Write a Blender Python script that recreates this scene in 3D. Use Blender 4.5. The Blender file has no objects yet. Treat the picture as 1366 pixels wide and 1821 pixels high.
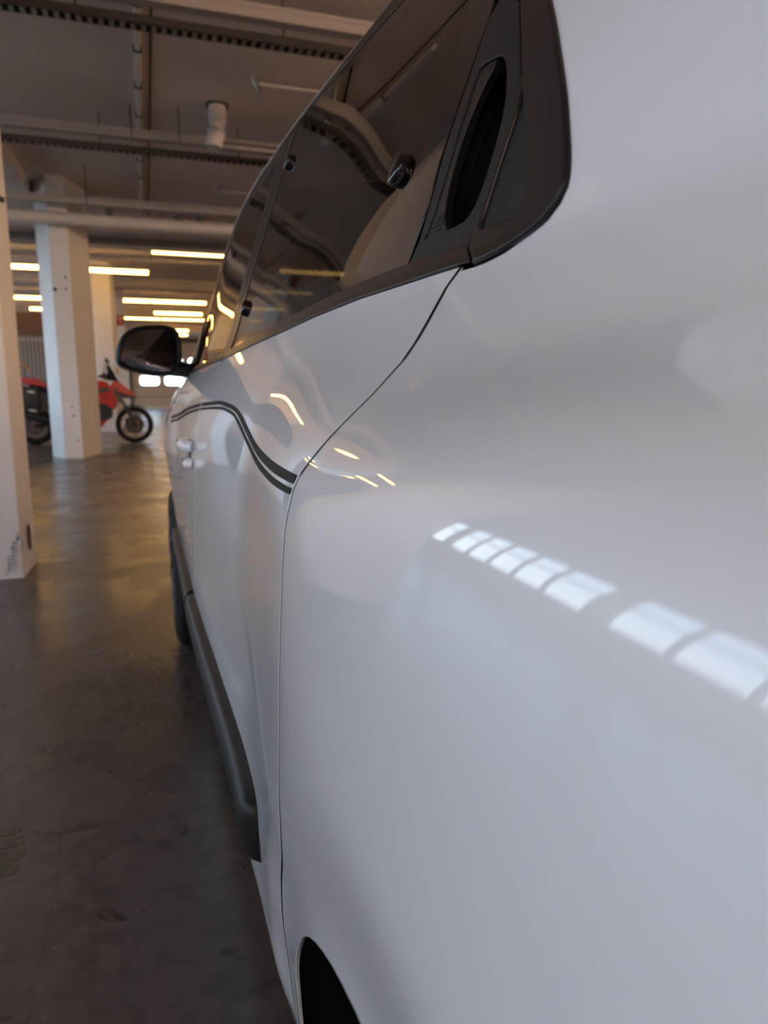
import bpy, bmesh, math, random
import numpy as np
from mathutils import Vector, Matrix
from mathutils.geometry import delaunay_2d_cdt
random.seed(7)
SC = bpy.context.scene
C = SC.collection
PI = math.pi
R = math.radians

# ------------------------------------------------------------------ camera, sky, exposure
cam = bpy.data.objects.new('camera', bpy.data.cameras.new('camera')); C.objects.link(cam)
cam.location = (0, 0, .92)
cam.rotation_euler = (R(90 - 9.8), 0, R(-18.3))
cam.data.sensor_fit = 'VERTICAL'; cam.data.sensor_height = 36
cam.data.lens = 36 * 1262 / 1821
cam.data.clip_start = .01; cam.data.clip_end = 300
cam.data.dof.use_dof = True; cam.data.dof.focus_distance = .62; cam.data.dof.aperture_fstop = 7.5
SC.camera = cam
SC.view_settings.view_transform = 'Standard'; SC.view_settings.look = 'None'
SC.view_settings.gamma = 1; SC.view_settings.use_curve_mapping = False
SC.view_settings.exposure = 0.05
SKY = 5.4            # daylight brightness
TUBE = 14.0           # fluorescent tube brightness
TUBE_ADDED = 80.0     # tubes of the unseen lamps added to brighten the ceiling
W = bpy.data.worlds.new('daylight'); SC.world = W; W.use_nodes = True
nt = W.node_tree; bg = nt.nodes['Background']
tc = nt.nodes.new('ShaderNodeTexCoord'); sp = nt.nodes.new('ShaderNodeSeparateXYZ'); rp = nt.nodes.new('ShaderNodeValToRGB')
nt.links.new(tc.outputs['Generated'], sp.inputs[0]); nt.links.new(sp.outputs['Z'], rp.inputs[0])
rp.color_ramp.elements[0].position = 0; rp.color_ramp.elements[0].color = (.86, .92, 1, 1)
rp.color_ramp.elements[1].position = .24; rp.color_ramp.elements[1].color = (.60, .76, 1, 1)
nt.links.new(rp.outputs[0], bg.inputs[0]); bg.inputs[1].default_value = SKY
SC.cycles.max_bounces = 10; SC.cycles.diffuse_bounces = 5; SC.cycles.glossy_bounces = 5
SC.cycles.transparent_max_bounces = 12; SC.cycles.transmission_bounces = 6
SC.cycles.sample_clamp_indirect = 6; SC.cycles.caustics_refractive = False; SC.cycles.caustics_reflective = False
SC.cycles.use_denoising = True

# ------------------------------------------------------------------ helpers
def tag(o, label=None, cat=None, group=None, kind=None):
    if label: o['label'] = label
    if cat: o['category'] = cat
    if group: o['group'] = group
    if kind: o['kind'] = kind
    return o
def thing(name, label, cat, loc=(0, 0, 0), rot=(0, 0, 0), group=None):
    o = bpy.data.objects.new(name, None); C.objects.link(o)
    o.location = loc; o.rotation_euler = rot; o.empty_display_size = .1
    return tag(o, label, cat, group)
def raw(name, verts, faces, m, parent=None, normals=None, loc=None, smooth=True):
    me = bpy.data.meshes.new(name); me.from_pydata([tuple(v) for v in verts], [], faces)
    me.materials.append(m); me.update()
    if smooth: me.shade_smooth()
    if normals is not None: me.normals_split_custom_set_from_vertices([tuple(n) for n in normals])
    o = bpy.data.objects.new(name, me); C.objects.link(o)
    if parent: o.parent = parent
    if loc: o.location = loc
    return o
def obj(name, bm, m, parent=None, smooth=False, angle=35, loc=None):
    bmesh.ops.recalc_face_normals(bm, faces=bm.faces)
    me = bpy.data.meshes.new(name); bm.to_mesh(me); bm.free(); me.materials.append(m)
    if smooth:
        me.shade_smooth()
        try: me.set_sharp_from_angle(angle=R(angle))
        except Exception: pass
    o = bpy.data.objects.new(name, me); C.objects.link(o)
    if parent: o.parent = parent
    if loc: o.location = loc
    return o
def struct(name, bm, m, **k):
    return tag(obj(name, bm, m, **k), kind='structure')
def box(bm, x0, y0, z0, x1, y1, z1, bev=0):
    r = bmesh.ops.create_cube(bm, size=1)
    v = r['verts']
    for p in v: p.co = Vector(((x0 + x1) / 2 + p.co.x * (x1 - x0), (y0 + y1) / 2 + p.co.y * (y1 - y0), (z0 + z1) / 2 + p.co.z * (z1 - z0)))
    if bev:
        es = list({e for p in v for e in p.link_edges})
        bmesh.ops.bevel(bm, geom=es, offset=bev, segments=2, profile=.6, affect='EDGES')
    return bm
def prism(bm, pts, z0, z1, axis='z'):
    f = {'z': lambda a, b, c: (a, b, c), 'x': lambda a, b, c: (c, a, b), 'y': lambda a, b, c: (a, c, b)}[axis]
    lo = [bm.verts.new(f(a, b, z0)) for a, b in pts]; hi = [bm.verts.new(f(a, b, z1)) for a, b in pts]
    n = len(pts)
    bm.faces.new(lo[::-1]); bm.faces.new(hi)
    for i in range(n): bm.faces.new((lo[i], lo[(i + 1) % n], hi[(i + 1) % n], hi[i]))
    return bm
def tube(bm, pts, r, seg=10, cap=True, sx=1.0):
    pts = [Vector(p) for p in pts]; rings = []; n = len(pts)
    up = Vector((0, 0, 1))
    for i, p in enumerate(pts):
        t = (pts[min(i + 1, n - 1)] - pts[max(i - 1, 0)]).normalized()
        a = t.cross(up)
        if a.length < .05: a = t.cross(Vector((0, 1, 0)))
        a.normalize(); b = a.cross(t)
        rr = r[i] if isinstance(r, (list, tuple)) else r
        rings.append([bm.verts.new(p + a * math.cos(k * 2 * PI / seg) * rr * sx + b * math.sin(k * 2 * PI / seg) * rr) for k in range(seg)])
    for i in range(n - 1):
        for k in range(seg):
            bm.faces.new((rings[i][k], rings[i][(k + 1) % seg], rings[i + 1][(k + 1) % seg], rings[i + 1][k]))
    if cap: bm.faces.new(rings[0][::-1]); bm.faces.new(rings[-1])
    return bm
def lathe(bm, prof, axis='x', c=(0, 0, 0), seg=32, close=False):
    # prof = [(radius, offset along axis)]
    c = Vector(c); rings = []
    for (r, h) in prof:
        ring = []
        for k in range(seg):
            a = k * 2 * PI / seg; u, v = r * math.cos(a), r * math.sin(a)
            p = {'x': (h, u, v), 'y': (u, h, v), 'z': (u, v, h)}[axis]
            ring.append(bm.verts.new(c + Vector(p)))
        rings.append(ring)
    n = len(rings)
    for i in range(n if close else n - 1):
        A, B = rings[i], rings[(i + 1) % n]
        for k in range(seg): bm.faces.new((A[k], A[(k + 1) % seg], B[(k + 1) % seg], B[k]))
    if not close:
        for g, ring in ((prof[0], rings[0]), (prof[-1], rings[-1])):
            if g[0] > 1e-4: bm.faces.new(ring)
    return bm
def ball(bm, c, rx, ry=None, rz=None, sub=16):
    ry = ry or rx; rz = rz or rx
    r = bmesh.ops.create_uvsphere(bm, u_segments=sub, v_segments=max(6, sub // 2), radius=1)
    for v in r['verts']: v.co = Vector((c[0] + v.co.x * rx, c[1] + v.co.y * ry, c[2] + v.co.z * rz))
    return bm
B = bmesh.new

# ------------------------------------------------------------------ materials
def mat(name, col, rough=.5, metal=0, coat=0, noise=0, scale=8, bump=0, bscale=60, emit=None, spec=.5, coat_rough=.03):
    m = bpy.data.materials.new(name); m.use_nodes = True; n = m.node_tree; p = n.nodes['Principled BSDF']
    p.inputs['Base Color'].default_value = (*col, 1); p.inputs['Roughness'].default_value = rough
    p.inputs['Metallic'].default_value = metal; p.inputs['Coat Weight'].default_value = coat
    p.inputs['Coat Roughness'].default_value = coat_rough; p.inputs['Specular IOR Level'].default_value = spec
    if emit: p.inputs['Emission Color'].default_value = (*emit[0], 1); p.inputs['Emission Strength'].default_value = emit[1]
    tc = n.nodes.new('ShaderNodeTexCoord')
    if noise:
        t = n.nodes.new('ShaderNodeTexNoise'); t.inputs['Scale'].default_value = scale; t.inputs['Detail'].default_value = 6
        n.links.new(tc.outputs['Object'], t.inputs['Vector'])
        r = n.nodes.new('ShaderNodeValToRGB'); r.color_ramp.elements[0].position = .35; r.color_ramp.elements[1].position = .65
        r.color_ramp.elements[0].color = (*[max(0, c * (1 - noise)) for c in col], 1)
        r.color_ramp.elements[1].color = (*[min(1, c * (1 + noise * .5)) for c in col], 1)
        n.links.new(t.outputs['Fac'], r.inputs[0]); n.links.new(r.outputs[0], p.inputs['Base Color'])
    if bump:
        t = n.nodes.new('ShaderNodeTexNoise'); t.inputs['Scale'].default_value = bscale; t.inputs['Detail'].default_value = 3
        n.links.new(tc.outputs['Object'], t.inputs['Vector'])
        b = n.nodes.new('ShaderNodeBump'); b.inputs['Strength'].default_value = bump; b.inputs['Distance'].default_value = .001
        n.links.new(t.outputs['Fac'], b.inputs['Height']); n.links.new(b.outputs[0], p.inputs['Normal'])
    return m
def glass_mat(name, tint, refl=1.0, ior=1.5):
    m = bpy.data.materials.new(name); m.use_nodes = True; n = m.node_tree
    for x in list(n.nodes): n.nodes.remove(x)
    o = n.nodes.new('ShaderNodeOutputMaterial'); mx = n.nodes.new('ShaderNodeMixShader')
    t = n.nodes.new('ShaderNodeBsdfTransparent'); t.inputs[0].default_value = (*tint, 1)
    g = n.nodes.new('ShaderNodeBsdfGlossy'); g.inputs['Roughness'].default_value = .0; g.inputs[0].default_value = (refl, refl, refl, 1)
    f = n.nodes.new('ShaderNodeFresnel'); 
    ge = n.nodes.new('ShaderNodeNewGeometry'); mr = n.nodes.new('ShaderNodeMapRange')
    mr.inputs['To Min'].default_value = ior; mr.inputs['To Max'].default_value = 1 / ior
    n.links.new(ge.outputs['Backfacing'], mr.inputs['Value']); n.links.new(mr.outputs[0], f.inputs[0])
    n.links.new(f.outputs[0], mx.inputs[0]); n.links.new(t.outputs[0], mx.inputs[1]); n.links.new(g.outputs[0], mx.inputs[2])
    n.links.new(mx.outputs[0], o.inputs[0])
    return m
M = {}
M['paint'] = mat('white_car_paint', (.70, .715, .74), .45, coat=1, coat_rough=.015)
M['paint'].node_tree.nodes['Principled BSDF'].inputs['Coat IOR'].default_value = 1.65
M['plastic'] = mat('black_grained_plastic', (.0095, .0095, .0105), .42, spec=.3, bump=.25, bscale=1500)
M['satin'] = mat('black_satin_plastic', (.008, .008, .009), .30, spec=.3)
M['gloss'] = mat('black_glossy_trim', (.006, .006, .007), .06, spec=.35)
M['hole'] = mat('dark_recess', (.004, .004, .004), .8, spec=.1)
M['rubber'] = mat('black_rubber', (.012, .012, .013), .75, spec=.2)
M['tint'] = glass_mat('tinted_glass', (.13, .135, .13))
M['pane'] = glass_mat('clear_glass', (.92, .95, .95))
M['chrome'] = mat('bright_metal', (.75, .75, .76), .12, metal=1)
M['rim'] = mat('grey_wheel_cover', (.07, .07, .075), .4, metal=.6)
M['mirror'] = mat('mirror_glass', (.09, .09, .10), .02, metal=1)
M['seat'] = mat('dark_seat_fabric', (.03, .03, .033), .9, noise=.3, scale=60)
M['decal'] = mat('black_vinyl_stripe', (.006, .006, .0065), .5, spec=.05)
M['wall'] = mat('painted_wall', (.70, .64, .58), .8, noise=.08, scale=2)
M['ceil'] = mat('ceiling_paint', (.76, .66, .59), .85, noise=.10, scale=1.2)
M['pillar'] = mat('pillar_paint', (.74, .725, .70), .55, noise=.05, scale=3, bump=.2, bscale=30)
M['pipe'] = mat('white_painted_pipe', (.68, .64, .59), .45, noise=.05, scale=4)
M['trunk'] = mat('grey_white_trunking', (.44, .40, .36), .5, noise=.05, scale=4)
M['galv'] = mat('galvanised_metal', (.30, .30, .30), .35, metal=.6, noise=.15, scale=9)
M['darkmetal'] = mat('dark_metal', (.06, .055, .05), .5, metal=.4)
M['tube'] = mat('fluorescent_tube', (1, .9, .7), .5, emit=((1, .54, .15), TUBE))
M['tube_added'] = mat('added_warm_tube', (1, .9, .7), .5, emit=((1, .66, .44), TUBE_ADDED))
M['lamp'] = mat('lamp_housing', (.75, .72, .66), .5)
M['brown'] = mat('dark_brown_wall', (.10, .06, .045), .8, noise=.15, scale=3)
M['slat'] = mat('grey_metal_slat', (.28, .27, .26), .4, metal=.3)
M['door'] = mat('beige_garage_door', (.58, .47, .36), .5)
M['red'] = mat('red_motorcycle_paint', (.52, .006, .004), .35, coat=.3)
M['blk'] = mat('black_engine_parts', (.012, .012, .013), .4)
M['steel'] = mat('brushed_steel', (.5, .5, .5), .3, metal=1)
M['gold'] = mat('bronze_wheel_rim', (.20, .09, .045), .4, metal=.5)
M['signred'] = mat('red_sign', (.45, .03, .02), .5)
M['signcream'] = mat('cream_sign_symbol', (.75, .6, .45), .5)
M['tan'] = mat('tan_leather', (.45, .25, .10), .5)
M['asphalt'] = mat('outdoor_paving', (.28, .28, .27), .9, noise=.1, scale=1)
M['facade'] = mat('pale_facade', (.5, .5, .5), .8)
M['facade_red'] = mat('red_facade_band', (.5, .05, .05), .6)
M['white'] = mat('white_render', (.8, .8, .8), .6)
M['winframe'] = mat('window_frame_paint', (.55, .50, .43), .5)

def floor_mat():
    m = bpy.data.materials.new('worn_concrete_floor'); m.use_nodes = True; n = m.node_tree; p = n.nodes['Principled BSDF']
    L = n.links.new; tc = n.nodes.new('ShaderNodeTexCoord')
    def noise(scale, detail=5, dist=0, stretch=None):
        t = n.nodes.new('ShaderNodeTexNoise'); t.inputs['Scale'].default_value = scale; t.inputs['Detail'].default_value = detail
        t.inputs['Distortion'].default_value = dist
        if stretch:
            mp = n.nodes.new('ShaderNodeMapping'); mp.inputs['Scale'].default_value = stretch
            L(tc.outputs['Object'], mp.inputs[0]); L(mp.outputs[0], t.inputs['Vector'])
        else: L(tc.outputs['Object'], t.inputs['Vector'])
        return t.outputs['Fac']
    def ramp(x, stops):
        r = n.nodes.new('ShaderNodeValToRGB'); e = r.color_ramp.elements
        while len(e) < len(stops): e.new(.5)
        for k, (pos, c) in enumerate(stops): e[k].position = pos; e[k].color = (c, c, c, 1) if isinstance(c, (int, float)) else (*c, 1)
        L(x, r.inputs[0]); return r.outputs[0]
    def mix(a, b, f, mode='MULTIPLY'):
        x = n.nodes.new('ShaderNodeMix'); x.data_type = 'RGBA'; x.blend_type = mode
        if isinstance(f, (int, float)): x.inputs['Factor'].default_value = f
        else: L(f, x.inputs['Factor'])
        for s, v in ((6, a), (7, b)):
            if isinstance(v, tuple): x.inputs[s].default_value = (*v, 1)
            else: L(v, x.inputs[s])
        return x.outputs[2]
    base = ramp(noise(1.3, 8, .5), [(.3, (.056, .044, .039)), (.5, (.072, .057, .050)), (.72, (.088, .070, .062))])
    fine = ramp(noise(22, 10, .3), [(.3, .72), (.6, 1.1)])
    c = mix(base, fine, 1.0)
    blot = ramp(noise(4.2, 12, 1.2), [(.55, 1), (.80, .45)])
    c = mix(c, blot, .8)
    spot = ramp(noise(11, 8, .8), [(.64, 1), (.70, .25)])
    c = mix(c, spot, .9)
    streak = ramp(noise(3, 8, .4, (6, .5, 1)), [(.62, 1), (.72, .5)])
    c = mix(c, streak, .6)
    # expansion joints: thin dark lines across the aisle
    s = n.nodes.new('ShaderNodeSeparateXYZ'); L(tc.outputs['Object'], s.inputs[0])
    wob = n.nodes.new('ShaderNodeTexNoise'); wob.inputs['Scale'].default_value = 2.5; L(tc.outputs['Object'], wob.inputs['Vector'])
    def line(src, period, shift, width):
        a = n.nodes.new('ShaderNodeMath'); a.operation = 'MULTIPLY_ADD'; L(wob.outputs['Fac'], a.inputs[0]); a.inputs[1].default_value = .05; L(src, a.inputs[2])
        b = n.nodes.new('ShaderNodeMath'); b.operation = 'ADD'; L(a.outputs[0], b.inputs[0]); b.inputs[1].default_value = shift
        w = n.nodes.new('ShaderNodeMath'); w.operation = 'PINGPONG'; L(b.outputs[0], w.inputs[0]); w.inputs[1].default_value = period / 2
        return ramp(w.outputs[0], [(0, .35), (width, 1)])
    c = mix(c, line(s.outputs['Y'], 1.62, -1.53, .004), .8)
    c = mix(c, line(s.outputs['Y'], 1.9, -1.28, .003), .5)
    c = mix(c, line(s.outputs['X'], 1.7, .19, .003), .45)
    L(c, p.inputs['Base Color'])
    L(ramp(noise(2.5, 6, .6), [(.3, .20), (.7, .36)]), p.inputs['Roughness'])
    p.inputs['Specular IOR Level'].default_value = .5
    b = n.nodes.new('ShaderNodeBump'); b.inputs['Strength'].default_value = .05; b.inputs['Distance'].default_value = .01
    L(noise(9, 8), b.inputs['Height']); L(b.outputs[0], p.inputs['Normal'])
    return m
M['floor'] = floor_mat()

# ------------------------------------------------------------------ setting
XL, XR, YB, YF, ZC = -5.2, 8.6, -12.0, 38.0, 3.6
struct('floor', box(B(), XL, YB, -.2, XR, YF, 0), M['floor'])
struct('ceiling', box(B(), XL, YB, ZC, XR, YF, ZC + .25), M['ceil'])
struct('wall_back', box(B(), XL, YB - .2, 0, XR, YB, ZC), M['wall'])
struct('wall_right', box(B(), XR, YB, 0, XR + .2, YF, ZC), M['wall'])
# front wall around the sectional door
bm = B()
DX0, DX1, DZ1 = -.62, 4.2, 3.3
box(bm, XL, YF, 0, DX0, YF + .25, ZC); box(bm, DX1, YF, 0, XR, YF + .25, ZC); box(bm, DX0, YF, DZ1, DX1, YF + .25, ZC)
struct('wall_front', bm, M['wall'])
# sectional door with rounded window openings
def rrect(x0, z0, x1, z1, r, n=5):
    out = []
    for cx, cz, a0 in ((x1 - r, z0 + r, -90), (x1 - r, z1 - r, 0), (x0 + r, z1 - r, 90), (x0 + r, z0 + r, 180)):
        for k in range(n + 1):
            a = R(a0 + 90 * k / n); out.append((cx + r * math.cos(a), cz + r * math.sin(a)))
    return out
def inside(p, poly):
    x, y = p; c = False; j = len(poly) - 1
    for i in range(len(poly)):
        xi, yi = poly[i]; xj, yj = poly[j]
        if (yi > y) != (yj > y) and x < (xj - xi) * (y - yi) / (yj - yi) + xi: c = not c
        j = i
    return c
def cdt(outline, holes=(), pts=()):
    loops = [list(outline)] + [list(h) for h in holes]
    co, ed = [], []
    for l in loops:
        b = len(co); co += [Vector(p) for p in l]; ed += [(b + i, b + (i + 1) % len(l)) for i in range(len(l))]
    co += [Vector(p) for p in pts]
    v, e, f, *_ = delaunay_2d_cdt(co, ed, [], 0, 1e-6)
    F = []
    for t in f:
        c = sum((v[i] for i in t), Vector((0, 0))) / len(t)
        if inside(c, outline) and not any(inside(c, h) for h in holes): F.append(tuple(t))
    return v, F, loops
def plate(bm, outline, holes, f, d):
    """flat plate with holes: f maps (a, b, depth) to a point; d is the thickness"""
    v, F, loops = cdt(outline, holes)
    for dd in (0, d):
        vs = [bm.verts.new(f(p[0], p[1], dd)) for p in v]
        for t in F: bm.faces.new([vs[i] for i in t])
    for l in loops:
        lo = [bm.verts.new(f(p[0], p[1], 0)) for p in l]; hi = [bm.verts.new(f(p[0], p[1], d)) for p in l]
        for i in range(len(l)): bm.faces.new((lo[i], lo[(i + 1) % len(l)], hi[(i + 1) % len(l)], hi[i]))
    bmesh.ops.remove_doubles(bm, verts=bm.verts, dist=1e-5)
    return bm
wins = []
for (za, zb) in ((1.12, 1.60), (2.0, 2.5)):
    for k in range(4): wins.append((-.28 + k * 1.19 + .02, za, .66 + k * 1.19, zb))
gd = bpy.data.objects.new('door_1', None); C.objects.link(gd); gd.location = (0, YF + .05, 0); tag(gd, kind='structure')
bm = B()
plate(bm, [(DX0, 0), (DX1, 0), (DX1, DZ1), (DX0, DZ1)], [rrect(*w, .16) for w in wins], lambda a, b, d: (a, d, b), .05)
obj('door_leaf', bm, M['door'], gd)
for k, w in enumerate(wins):
    bm = B(); prism(bm, rrect(*w, .16), .02, .03, 'y'); obj('door_pane', bm, M['pane'], gd)
bm = B()
for z in (.55, 1.1 - .04, 1.72, 2.6): box(bm, DX0, -.012, z, DX1, .0, z + .02)
obj('door_seam', bm, M['darkmetal'], gd)
bm = B(); box(bm, DX0 - .12, YF - .06, 0, DX0, YF, DZ1 + .1); box(bm, DX0, YF - .06, DZ1, DX1, YF, DZ1 + .12)
struct('trim_1', bm, M['darkmetal'])

# window wall on the left, along the whole aisle
bm = B()
box(bm, XL - .10, YB, 0, XL, YF, 1.0); box(bm, XL - .10, YB, 3.2, XL, YF, ZC)
bays = []
y = YB
while y < YF - 1:
    box(bm, XL - .10, y, 1.0, XL, y + .45, 3.2); bays.append((y + .45, min(y + 6.25, YF))); y += 6.25
box(bm, XL - .10, YF - .1, 1.0, XL, YF, 3.2)
struct('wall_left', bm, M['wall'])
for k, (a, b) in enumerate(bays):
    w = bpy.data.objects.new('window_%d' % (k + 1), None); C.objects.link(w); w.location = (XL - .05, (a + b) / 2, 1.0); tag(w, kind='structure')
    bm = B(); h = (b - a) / 2
    n = 5
    for i in range(n + 1):
        yy = -h + (b - a) * i / n; box(bm, -.04, yy - .045, 0, .04, yy + .045, 2.2)
    for z in (0, 1.38, 2.12): box(bm, -.039, -h, z, .039, h, z + .09)
    obj('window_frame', bm, M['winframe'], w)
    bm = B(); box(bm, -.005, -h, .02, .005, h, 2.17); obj('window_pane', bm, M['pane'], w)

# outdoors, seen only through the panes and in reflections
tag(obj('ground', box(B(), -60, -60, -.5, XL - .10, 80, -.25), M['asphalt']), kind='structure')
nb = thing('building', 'long pale building across the yard with a red band under its windows', 'building', (-38, 8, -.25))
obj('wall', box(B(), -5, -45, 0, 5, 60, 2.9), M['facade'], nb)
obj('red_band', box(B(), 5, -20, 1.4, 5.1, 45, 2.1), M['facade_red'], nb)

# pillars
def pillar(poly, label, z1=ZC, base=True):
    cx = sum(p[0] for p in poly) / len(poly); cy = sum(p[1] for p in poly) / len(poly)
    bm = B(); prism(bm, [(a - cx, b - cy) for a, b in poly], 0, z1)
    bmesh.ops.bevel(bm, geom=[e for e in bm.edges if abs(e.verts[0].co.z - e.verts[1].co.z) > 1], offset=.006, segments=1, affect='EDGES')
    o = obj('concrete_pillar', bm, M['pillar'], loc=(cx, cy, 0))
    return tag(o, label, 'pillar', 'concrete pillars of the garage')
pillar([(-1.25, 3.80), (-.622, 3.80), (-.612, 4.16), (-1.25, 4.16)], 'white concrete pillar nearest the camera, cut off by the left edge, chipped at its foot')
pillar([(-1.28, 10.85), (-1.08, 10.42), (-.85, 10.42), (-.80, 10.62), (-.65, 11.10), (-.72, 11.3), (-1.28, 11.3)], 'full-height white pillar hiding the middle of the red motorcycle')
pillar([(-1.10, 17), (-.95, 16.95), (-.62, 16.95), (-.55, 17.1), (-.55, 17.5), (-1.1, 17.5)], 'cream lit pillar just behind the motorcycle handlebars')
pillar([(-.95, 20), (-.43, 20), (-.43, 20.5), (-.95, 20.5)], 'farthest cream pillar carrying the red sign')
pillar([(-3.3, 28), (-2.7, 28), (-2.7, 28.5), (-3.3, 28.5)], 'distant pillar in the gap left of the full-height white pillar')
# dark holes and chips on the pillar faces
for i, (x, z, r) in enumerate(((-1.05, 2.20, .028), (-.915, 2.36, .018), (-.92, 2.21, .016), (-.95, .69, .014), (-.94, .57, .016), (-.91, .24, .014))):
    bm = B(); lathe(bm, [(r, 0), (r * .7, -.004), (.0001, -.004)], 'y', seg=12)
    tag(obj('wall_plug', bm, M['darkmetal'], loc=(x, 10.4205, z)), ['larger dark hole at mid height, left of a pair on the full-height white pillar', 'dark hole highest on the front of the full-height white pillar', 'small hole right of the largest one on the full-height white pillar', 'upper of two small holes low on the full-height white pillar', 'lower of two small holes low on the full-height white pillar', 'small chip near the floor on the full-height white pillar'][i], 'hole', 'drilled holes in the pillar')
# loose chain by the foot of the near pillar
bm = B()
for i in range(9):
    t = i / 8; c = Vector((-.632 - .055 * t + .01 * math.sin(i * 2), 3.775, .215 - .17 * t))
    pts = [c + Vector((.009 * math.cos(a) * (1 if i % 2 else .4), .009 * math.cos(a) * (0 if i % 2 else 1) * .9, .016 * math.sin(a))) for a in [k * PI / 4 for k in range(9)]]
    tube(bm, pts, .0035, 6, cap=False)
tag(obj('steel_chain', bm, M['steel'], smooth=True), 'short steel chain hanging at the foot of the near pillar', 'chain')
bm = B(); lathe(bm, [(.0001, -.001), (.026, -.002), (.032, 0), (.034, .004)], 'x', seg=20)
for v in bm.verts: v.co.z *= 2.0
c = obj('pillar_chip', bm, M['brown'], loc=(-.6125, 3.98, .17)); tag(c, 'dark broken hole low on the side of the near pillar', 'hole')

bm = B(); tube(bm, [(-.67, 3.785, 1.80), (-.60, 3.785, 1.775), (-.565, 3.785, 1.765)], [.014, .016, .012], 10)
tag(obj('pipe_clamp', bm, M['darkmetal'], smooth=True), 'dark metal clamp sticking out of the nearest pillar, high up at the left edge', 'clamp')
# downstand beams
for k, (y0, y1, z) in enumerate(((12.3, 12.7, 3.32), (19.0, 19.5, 3.36), (26, 26.5, 3.3), (32, 32.5, 3.3))):
    struct('trim_%d' % (k + 2), box(B(), XL, y0, z, XR, y1, ZC), M['ceil'])
bm = B(); box(bm, XL, 8.9, 3.40, -1.32, 9.4, ZC); box(bm, -1.9, 9.4, 3.42, -1.3, 12.3, ZC); struct('trim_6', bm, M['ceil'])
struct('trim_7', box(B(), .17, YB, ZC - .004, .19, 12.3, ZC), M['darkmetal'])
# partition at the back left
struct('wall_partition', box(B(), XL, 22.0, 0, -1.55, 22.15, 3.0), M['brown'])

# ------------------------------------------------------------------ ceiling services
def cable_tray(y, z, x0, x1, w, label, rungs=True):
    t = thing('cable_tray', label, 'cable tray', (0, y, z), group='cable trays under the ceiling')
    bm = B()
    box(bm, x0, -w, -.004, x1, -w + .006, .055); obj('side_rail', bm, M['darkmetal'], t)
    bm = B(); box(bm, x0, w - .006, -.004, x1, w, .055); obj('side_rail', bm, M['darkmetal'], t)
    bm = B(); x = x0
    while x < x1: box(bm, x, -w, -.004, x + .03, w, .004); x += .066
    obj('rung', bm, M['galv'], t)
    for q in (-.02, .0, .022):
        bm = B(); tube(bm, [(x0 + (x1 - x0) * k / 30, q + .006 * math.sin(k), .012 + .004 * math.sin(k * 1.7)) for k in range(31)], .008, 6)
        obj('cable', bm, M['rubber'], t, smooth=True)
    x = x0 + .4
    while x < x1:
        bm = B(); tube(bm, [(x, 0, .0), (x, 0, ZC - z)], .006, 6); x += 1.35
        obj('hanger', bm, M['darkmetal'], t)
    return t
cable_tray(5.42, 3.285, -3.4, 6.5, .05, 'black slotted cable tray nearest the camera, crossing the top of the view')
cable_tray(8.02, 3.255, -3.4, 6.5, .04, 'second black cable tray, between the near tray and the thick white pipe')
def trunking(y, z0, z1, x0, x1, label, d=.05):
    bm = B(); box(bm, x0, y - d, z0, x1, y + d, z1, .008); box(bm, x0, y - d - .008, z1 - .02, x1, y + d + .008, z1 + .006)
    return tag(obj('light_trunking', bm, M['trunk']), label, 'trunking', 'lamp trunking under the ceiling')
trunking(5.27, 3.36, 3.44, -3.4, 6.5, 'pale metal trunking running along the nearest cable tray')
trunking(7.84, 3.33, 3.40, -3.4, 6.5, 'pale metal trunking running along the second cable tray')
trunking(10.12, 3.20, 3.28, -3.4, 6.5, 'pale metal trunking above the thick white pipe')
bm = B(); tube(bm, [(-3.4, 10.25, 3.045), (6.5, 10.25, 3.045)], .078, 24)
for x in (-1.6, -.4, 1.1): tube(bm, [(x - .03, 10.25, 3.045), (x + .03, 10.25, 3.045)], .086, 24)
tag(obj('water_pipe', bm, M['pipe'], smooth=True), 'thick white pipe crossing in front of the full-height pillar', 'pipe')
bm = B(); box(bm, -3.4, 12.75, 3.21, 6.5, 13.05, 3.38)
tag(obj('air_duct', bm, M['galv']), 'dark grey rectangular duct behind the thick white pipe', 'duct')
trunking(12.66, 3.145, 3.18, -3.4, 6.5, 'pale trunking along the bottom of the dark grey duct')
for k, (y, z, n) in enumerate(((14.9, 3.36, 'thin white pipe beyond the dark grey duct'), (17.8, 3.30, 'thin white pipe between the first and second rows of lamps'), (19.9, 3.28, 'thin white pipe level with the red sign'), (22.6, 3.3, 'thin white pipe behind the second row of lamps'))):
    bm = B(); tube(bm, [(-6, y, z), (6.5, y, z)], .035, 12); tag(obj('thin_pipe', bm, M['pipe'], smooth=True), n, 'pipe', 'thin pipes across the far ceiling')
# conduit running away along the ceiling with clips
cd = thing('ceiling_conduit', 'long pale conduit clipped along the ceiling away from the camera', 'conduit', (.08, 4.2, 3.57))
bm = B(); tube(bm, [(0, 0, 0), (0, 7.9, 0)], .024, 10); obj('pipe', bm, M['pipe'], cd, smooth=True)
for k in range(8):
    bm = B(); box(bm, -.035, -.012, -.028, .035, .012, .03); obj('clip', bm, M['darkmetal'], cd, loc=(0, .8 + k * .72, 0))
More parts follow.
